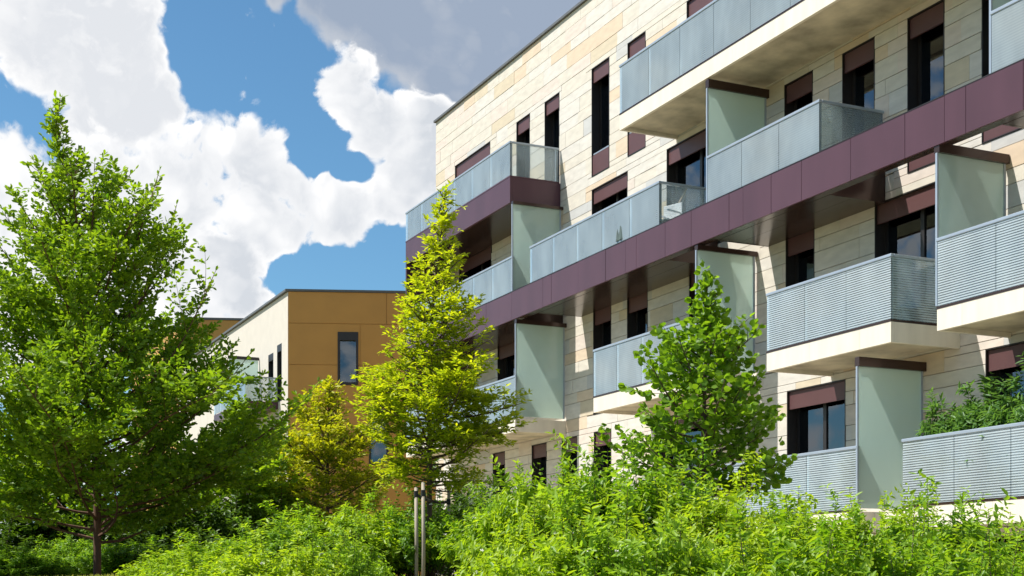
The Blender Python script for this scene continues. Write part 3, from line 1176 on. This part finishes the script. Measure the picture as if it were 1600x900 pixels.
# staked yellow-green hornbeam in the middle
HY = 16.2
bx, by = at(671, HY), HY
bz = ground_z(bx, by) - .05
K_ = HY / 2184
hz = lambda v: 1.6 + (917 - v) * K_ - bz
tree('hornbeam_tree', 'yellow-green young hornbeam tied to wooden stakes in front of the block corner', 'tree', (bx, by, bz),
     [(0, 0, 0, .036), (0, 0, hz(640), .026), (2 * K_, 0, hz(520), .018), (13 * K_, 0, hz(400), .010), (26 * K_, 0, hz(292), .003)],
     ([hz(770), hz(740), hz(690), hz(620), hz(560), hz(520), hz(460), hz(400), hz(350), hz(295)], px(60, 105, 132, 140, 126, 92, 70, 46, 22, 4)),
     ([hz(770), hz(740), hz(690), hz(620), hz(560), hz(500), hz(460), hz(400), hz(350), hz(295)], px(95, 140, 160, 160, 136, 118, 98, 56, 34, 4)),
     hz(768), 124, (2, 42, .22), (.070, .030), (M_BARK, L_HORN), 11, sec=9, twig=7, per=7, flat=.22, tipyellow=.26, twl=.15, vary=(.62, 1.08), airy=.4, gap=.12)

# smaller yellow-green tree behind, in front of the tan gable
bx, by = at(512, 26.0), 26.0
bz = ground_z(bx, by) - .05
K_ = 26.0 / 2184
kz = lambda v: 1.6 + (917 - v) * K_ - bz
tree('hornbeam_tree', 'small yellow-green tree with orange tinted leaves in front of the tan gable', 'tree', (bx, by, bz),
     [(0, 0, 0, .04), (0, 0, kz(700), .025), (3 * K_, 0, kz(592), .004)],
     ([kz(810), kz(770), kz(720), kz(670), kz(630), kz(595)], px(98, 150, 142, 108, 60, 8)),
     ([kz(810), kz(770), kz(720), kz(670), kz(630), kz(595)], px(92, 130, 126, 98, 54, 8)),
     kz(818), 72, (10, 50, .22), (.092, .042), (M_BARK, L_HORN_G), 13, sec=7, twig=5, per=6, flat=.3, tipyellow=.30, twl=.18, vary=(.55, 1.12), airy=.3, gap=.15, lump=.4)

# broad-leaved small tree in front of the right-hand balconies
bx, by = at(1098, 15.0), 15.0
bz = ground_z(bx, by) - .05
K_ = 15.0 / 2184
lz = lambda v: 1.6 + (917 - v) * K_ - bz
tree('linden_tree', 'small round-leaved green tree in front of the middle balconies', 'tree', (bx, by, bz),
     [(0, 0, 0, .035), (2 * K_, 0, lz(640), .022), (5 * K_, 0, lz(540), .013), (6 * K_, 0, lz(432), .003)],
     ([lz(800), lz(740), lz(660), lz(600), lz(540), lz(490), lz(435)], px(130, 155, 168, 142, 110, 28, 4)),
     ([lz(800), lz(740), lz(660), lz(600), lz(540), lz(490), lz(435)], px(185, 190, 160, 136, 122, 34, 4)),
     lz(818), 74, (2, 46, .5), (.080, .066), (M_BARK, L_LIND), 17, sec=6, twig=3.6, per=4, flat=.5, droop=.25, shape=((.30, .52), (.68, .46)), twl=.17, vary=(.6, 1.15), airy=.2, gap=.07, lump=.32)

# dark trees behind the oak
for (u, y, vt, vb, rad, sd, lab) in ((72, 23.0, 660, 850, 1.5, 31, 'dark leafy tree with slim trunk at the far left edge behind the oak'),
                                     (372, 24.5, 625, 850, 1.45, 37, 'leafy tree right of the oak crown in front of the white wall'),
                                     (-75, 24.0, 540, 850, 1.5, 41, 'sunlit leafy tree cut off by the left edge of the view')):
    bx = at(u, y)
    bz = ground_z(bx, y) - .05
    zz = lambda v: 1.6 + (917 - v) / (2184 / y) - bz
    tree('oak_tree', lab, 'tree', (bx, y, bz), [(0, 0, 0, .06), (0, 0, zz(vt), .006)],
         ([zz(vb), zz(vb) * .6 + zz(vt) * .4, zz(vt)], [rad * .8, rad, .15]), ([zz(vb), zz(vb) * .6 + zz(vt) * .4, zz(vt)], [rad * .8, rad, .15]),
         zz(vb), 46, (5, 50, .4), (.12, .06), (M_BARK_R, L_SHADED if 0 < u < 200 else L_OAK), sd, group='young oaks at the left', sec=6, twig=4, per=7, flat=.5, twl=.24)

# stakes and ties of the hornbeam
hx, hy = at(671, 16.2), 16.2
for dx, dy, u, top, lab in ((0, -1.1, 650, 763, 'thin wooden stake, leftmost beside the hornbeam trunk'),
                            (0, -1.25, 661, 755, 'thicker wooden stake in front of the hornbeam trunk'),
                            (0, .25, 701, 757, 'short wooden stake right of the hornbeam trunk')):
    y = hy + dy
    x = at(u, y)
    ztop = 1.6 + (917 - top) / 2184 * y
    o = empty('tree_stake', (x, y, ground_z(x, y) - .3))
    tag(o, lab, 'stake', 'stakes of the hornbeam')
    hh = ztop - o.location.z
    MB().tube([(0, 0, 0), (.006, 0, hh * .5), (0, 0, hh)], [.020, .020, .019], 9).build('pole', M_STAKE, o, smooth=True)
    MB().tube([(0, 0, hh + .001), (0, 0, hh + .012)], [.0188, .013], 9).build('pole_end', M_STAKE, o)
    # rubber tie from the stake to the trunk
    zt = 1.6 + (917 - 782) / 2184 * hy - o.location.z
    tx, ty = hx - x, hy - y
    MB().tube([(0, 0, zt), (tx * .5, ty * .5, zt - .02), (tx, ty, zt)], [.02, .014, .02], 6).tube([(0, 0, zt - .035), (0, 0, zt + .035)], [.025, .025], 9).build('tie', M_RUBBER, o)


# ------------------------------------------------------------------ shrubs
def shrub_mesh(rad, h, seed, m, leaf=(.072, .029), stems=92, dens=1.0, tall=0):
    rg = np.random.default_rng(seed)
    lv = Leaves()
    st = MB()
    for i in range(stems + tall):
        az = rg.random() * 6.283
        rr = math.sqrt(rg.random())
        tip = np.array((math.cos(az) * rr * rad, math.sin(az) * rr * rad, h * (1 - .55 * rr ** 2.4) * rg.uniform(.80, 1.06)))
        if i >= stems:
            tip = np.array((math.cos(az) * rr * rad * .8, math.sin(az) * rr * rad * .8, h * rg.uniform(1.08, 1.3)))
        b = np.array((math.cos(az) * rr * rad * .45, math.sin(az) * rr * rad * .45, 0))
        mid = (b + tip) * .5 + np.array((0, 0, h * .10)) + rg.normal(0, .04, 3)
        pts = []
        for k in range(7):
            t = k / 6
            pts.append(b * (1 - t) ** 2 + mid * 2 * t * (1 - t) + tip * t * t)
        st.tube([tuple(p) for p in pts[::2]], [.007, .006, .004, .002], 3)

        def along(pts, n, t0, ht):
            kk = len(pts) - 1
            for q in range(n):
                t = t0 + (1 - t0) * (q + rg.random() * .7) / n
                x = t * kk
                j = min(int(x), kk - 1)
                p = pts[j] + (pts[j + 1] - pts[j]) * (x - j)
                ax = unit(pts[j + 1] - pts[j])
                a2 = q * 1.57 + rg.random()
                o1 = unit(np.cross(ax, np.array((math.cos(a2), math.sin(a2), .3))))
                for sgn in (1, -1):
                    d = unit(ax * .45 + o1 * sgn + np.array((0, 0, -.05)) + rg.normal(0, .2, 3))
                    n_ = unit(UP * .75 + ax * .2 + rg.normal(0, .38, 3))
                    s = rg.uniform(.6, 1.15)
                    lv.add(p, d, n_, leaf[0] * s, leaf[1] * s, ht + .30 * t + rg.normal(0, .16))
        along(pts, int(28 * dens), .25, .22)
        for q in range(int(9 * dens)):
            t = .35 + .6 * rg.random()
            x = t * 6
            j = min(int(x), 5)
            p = pts[j] + (pts[j + 1] - pts[j]) * (x - j)
            d = unit(unit(pts[j + 1] - pts[j]) * .7 + rg.normal(0, .6, 3) + np.array((math.cos(az), math.sin(az), .3)) * .4)
            L = rg.uniform(.10, .26)
            tp = [p, p + d * L * .5, p + d * L + np.array((0, 0, .02))]
            along(tp, 6, .2, .28)
    return st, lv


PROTO = []
for k in range(7):
    st, lv = shrub_mesh(.85, 1.2, 100 + k, None, leaf=((.072, .029), (.058, .026), (.085, .031), (.064, .032))[k % 4], tall=3 + k % 3)
    PROTO.append((st, lv))
proto_mesh = []


def place_shrub(k, x, y, top, rad, rot, label, mat_leaf, flowers=0, group='leafy shrubs in front of the block'):
    z = ground_z(x, y) - .06
    h = top - z
    o = empty('shrub', (x, y, z), rot)
    tag(o, label, 'shrub', group)
    while len(proto_mesh) <= k:
        st, lv = PROTO[len(proto_mesh)]
        a = st.build('stems', M_BARK, None)
        b = lv.build('foliage', L_SHRUB, None)
        proto_mesh.append((a.data, b.data))
        bpy.data.objects.remove(a)
        bpy.data.objects.remove(b)
    sx, sz = rad / .85, h / 1.2
    for nm, me in zip(('stems', 'foliage'), proto_mesh[k]):
        c = bpy.data.objects.new(nm, me)
        link(c, o)
        c.scale = (sx, sx, sz)
        if nm == 'foliage':
            c['kind'] = 'stuff'
            if mat_leaf is not L_SHRUB:
                c.material_slots[0].link = 'OBJECT'
                c.material_slots[0].material = mat_leaf
    if flowers:
        fm = MB()
        rg = random.Random(int(x * 100) + k)
        for q in range(flowers):
            a = rg.random() * 6.28
            rr = math.sqrt(rg.random()) * .9
            c = Vector((math.cos(a) * rr * rad, math.sin(a) * rr * rad, h * (1 - .55 * rr ** 2.4) * rg.uniform(.88, 1.02)))
            for j in range(7):
                d = Vector((rg.uniform(-1, 1), rg.uniform(-1, 1), rg.uniform(.1, 1))).normalized() * .016
                e = Vector((rg.uniform(-1, 1), rg.uniform(-1, 1), rg.uniform(-1, 1))).normalized() * .009
                fm.quad(tuple(c + d - e), tuple(c + d * 1.6), tuple(c + d + e), tuple(c + d * .4))
        fl = fm.build('blossom', M_PETAL, o)
        fl['kind'] = 'stuff'


# (u in the picture's width, distance, top line, radius, label)
SH = [(782, 14.4, 792, .70, 'shrub just right of the hornbeam stakes'),
      (820, 13.4, 760, .66, 'shrub below the far ground floor windows, beside the hornbeam crown'),
      (868, 12.6, 750, .80, 'shrub with tall shoots in front of the small dark ground floor windows'),
      (945, 12.3, 752, .80, 'shrub below the lit cream pier left of the round-leaved tree'),
      (1015, 12.8, 742, .90, 'highest shrub, under the left side of the round-leaved tree'),
      (1105, 12.2, 772, .90, 'shrub below the round-leaved tree trunk'),
      (1195, 12.6, 800, .85, 'shrub under the right-hand branches of the round-leaved tree'),
      (1285, 11.8, 812, .80, 'shrub below the left lower balcony with striped glass'),
      (1372, 11.6, 797, .72, 'shrub at the foot of the lowest frosted screen'),
      (1466, 11.2, 806, .72, 'shrub with upright shoots before the cream slab of the plant balcony'),
      (1558, 10.8, 866, .80, 'shrub in front of the dark basement opening'),
      (1650, 10.8, 872, .80, 'shrub cut off by the right edge, before the basement opening'),
      (835, 10.6, 838, .72, 'front row shrub right of the hornbeam stakes at the bottom of the view'),
      (905, 9.6, 826, .80, 'front row shrub below the far ground floor windows'),
      (1010, 9.2, 828, .85, 'front row shrub in the middle of the bank, left of the tree trunk'),
      (1120, 9.4, 850, .85, 'front row shrub straight below the round-leaved tree'),
      (1240, 9.0, 862, .80, 'front row shrub below the left lower striped balcony'),
      (1350, 9.2, 848, .80, 'front row shrub below the lowest frosted screen'),
      (1470, 8.8, 866, .80, 'front row shrub below the plant balcony'),
      (1580, 8.6, 882, .80, 'front row shrub in the lower right corner')]
for i, (u, y, vt, rad, lab) in enumerate(SH):
    place_shrub(i % 7, at(u, y), y, 1.6 + (917 - vt) / 2184 * y, rad, i * 1.7, lab, L_SHRUB_B if i in (1, 4, 7, 9, 14, 18) else L_SHRUB, flowers=9)
SL = [(300, 14.2, 862, .75, 'low leafy shrub at the edge of the oak shade'),
      (370, 14.8, 846, .80, 'low leafy shrub right of the oak trunk'),
      (440, 15.0, 824, .80, 'leafy shrub at the right end of the oak crown'),
      (510, 15.4, 808, .85, 'leafy shrub in front of the small yellow-green tree'),
      (580, 15.7, 797, .85, 'leafy shrub below the bare foot of the tan gable'),
      (652, 15.9, 790, .85, 'leafy shrub close behind the hornbeam stakes'),
      (278, 12.2, 884, .55, 'lowest front shrub left, beside the sunlit strip of grass'),
      (360, 12.0, 872, .70, 'front shrub below the right end of the oak crown'),
      (445, 11.6, 858, .70, 'front shrub below the small yellow-green tree'),
      (530, 11.8, 846, .56, 'front shrub at the bottom left of the hornbeam stakes'),
]
for i, (u, y, vt, rad, lab) in enumerate(SL):
    place_shrub((i + 3) % 7, at(u, y), y, 1.6 + (917 - vt) / 2184 * y, rad, i * 2.1 + .5, lab, L_SHRUB_B if i in (2, 5, 9) else L_SHRUB, flowers=3)
SD = [(-20, 22.5, 815, 1.3, 'dark bush in the shade at the far left edge'),
      (110, 23.5, 800, 1.3, 'dark bush behind the oak trunk'),
      (215, 23.0, 790, 1.3, 'dark bush in the shade just right of the oak trunk'),
      (320, 24.0, 775, 1.4, 'dark bush in front of the white side wall'),
      (415, 25.0, 765, 1.4, 'dark bush left of the small yellow-green tree'),
      (20, 17.8, 862, .7, 'low green bush left of the oak trunk'),
      (205, 20.8, 850, .9, 'low green bush right of the oak trunk'),
      (120, 21.4, 842, .8, 'low green bush just behind the oak trunk'),
      (730, 24.0, 770, 1.2, 'dark bush behind the hornbeam stakes')]
for i, (u, y, vt, rad, lab) in enumerate(SD):
    place_shrub((i + 1) % 7, at(u, y), y, 1.6 + (917 - vt) / 2184 * y, rad, i * 2.6 + .2, lab, L_SHRUB_B if 'low' in lab else L_SHADED, group='dark bushes in the shade at the left')


# ------------------------------------------------------------------ things on the balconies
def fpt(x, y, z):
    return (CW * .90685 + x * .42145 + y * .90685, CW * .42145 - x * .90685 + y * .42145, z)


for i, (x, y, h, lab) in enumerate(((-16.48, -.86, 1.42, 'potted oleander trailing over the left corner of the lowest balcony railing'),
                                    (-15.85, -.84, 1.52, 'dense potted oleander in the middle of the lowest balcony railing'),
                                    (-15.25, -.85, 1.46, 'potted oleander third from the balcony corner behind striped glass'),
                                    (-14.6, -.84, 1.72, 'tallest potted oleander at the right edge of the view'))):
    o = empty('potted_plant', fpt(x, y, 2.794), R(FA))
    tag(o, lab, 'potted plant', 'plants on the lowest balcony')
    pm = MB().tube([(0, 0, 0), (0, 0, .26), (0, 0, .265), (0, 0, .30)], [.13, .18, .20, .20], 14).build('pot', M_POT, o)
    st, lv = shrub_mesh(.37, h, 300 + i, None, leaf=(.13, .036), stems=90, dens=.9, tall=4)
    st.build('stems', M_BARK, o)
    lv.build('foliage', L_POT, o, shape=((.3, .5), (.7, .42)))

# folding chair, armchair and covered table on the balcony beside the band
o = empty('deck_chair', fpt(-25.05, -.55, 8.592), R(FA - 30))
tag(o, 'beige cloth deck chair with its back raised above the railing, on the middle balcony', 'chair')
MB().tube([(-.25, -.35, 0), (-.25, .35, 1.24)], [.018, .018], 6).tube([(.25, -.35, 0), (.25, .35, 1.24)], [.018, .018], 6).build('back_frame', M_WOOD, o)
MB().tube([(-.22, .4, 0), (-.22, -.45, .45)], [.016, .016], 6).tube([(.22, .4, 0), (.22, -.45, .45)], [.016, .016], 6).build('leg_frame', M_WOOD, o)
mb = MB()
cv = [(-.42, .45), (-.2, .33), (.0, .45), (.15, .75), (.33, 1.22)]
for (ya, za), (yb, zb) in zip(cv, cv[1:]):
    mb.quad((-.24, ya, za), (.24, ya, za), (.24, yb, zb), (-.24, yb, zb))
    mb.quad((-.24, ya, za - .012), (-.24, yb, zb - .012), (.24, yb, zb - .012), (.24, ya, za - .012))
mb.build('sling', M_CLOTH, o)
o = empty('garden_chair', fpt(-24.55, -.95, 8.592), R(FA + 20))
tag(o, 'white plastic garden chair behind the end glass of the middle balcony', 'chair')
box_obj('seat', M_PLASTIC, o, -.24, .24, -.24, .24, .42, .45, bevel=.01)
MB().box(-.24, .24, .22, .25, .46, .86).build('backrest', M_PLASTIC, o, bevel=.01)
for a in (-.21, .21):
    for b in (-.21, .21):
        MB().tube([(a * 1.1, b * 1.1, 0), (a, b, .42)], [.018, .02], 6).build('leg', M_PLASTIC, o)
    MB().box(a - .025, a + .025, -.2, .22, .62, .645).build('armrest', M_PLASTIC, o)
o = empty('balcony_table', fpt(-25.7, -.95, 8.592), R(FA))
tag(o, 'small table under a dark green cover behind the middle balcony glass', 'table')
MB().prism([(.42 * math.cos(k * .3927), .42 * math.sin(k * .3927)) for k in range(16)], .70, .73).build('tabletop', M_CLOTH_G, o)
mb = MB()
for k in range(32):
    a0, a1 = k * math.pi / 16, (k + 1) * math.pi / 16
    r0, r1 = .43 + .03 * (k % 2), .43 + .03 * ((k + 1) % 2)
    mb.quad((.425 * math.cos(a0), .425 * math.sin(a0), .735), (r0 * 1.04 * math.cos(a0), r0 * 1.04 * math.sin(a0), .3), (r1 * 1.04 * math.cos(a1), r1 * 1.04 * math.sin(a1), .3), (.425 * math.cos(a1), .425 * math.sin(a1), .735))
mb.build('cover', M_CLOTH_G, o)
for k in range(3):
    a = k * 2.094
    MB().tube([(.3 * math.cos(a), .3 * math.sin(a), 0), (.15 * math.cos(a), .15 * math.sin(a), .70)], [.015, .015], 6).build('leg', M_STEEL, o)

# ------------------------------------------------------------------ grass along the sunlit edge at the left
rg = np.random.default_rng(3)
gl = Leaves()
for i in range(16000):
    y = rg.uniform(12, 22)
    x = rg.uniform(at(-150, y), at(700, y))
    gl.add((x, y, ground_z(x, y) - .005), (rg.normal(0, .3), rg.normal(0, .3), 1), (rg.normal(), rg.normal(), .2), rg.uniform(.03, .075), .009, rg.uniform(.3, 1))
g = gl.build('grass', L_GRASS, None)
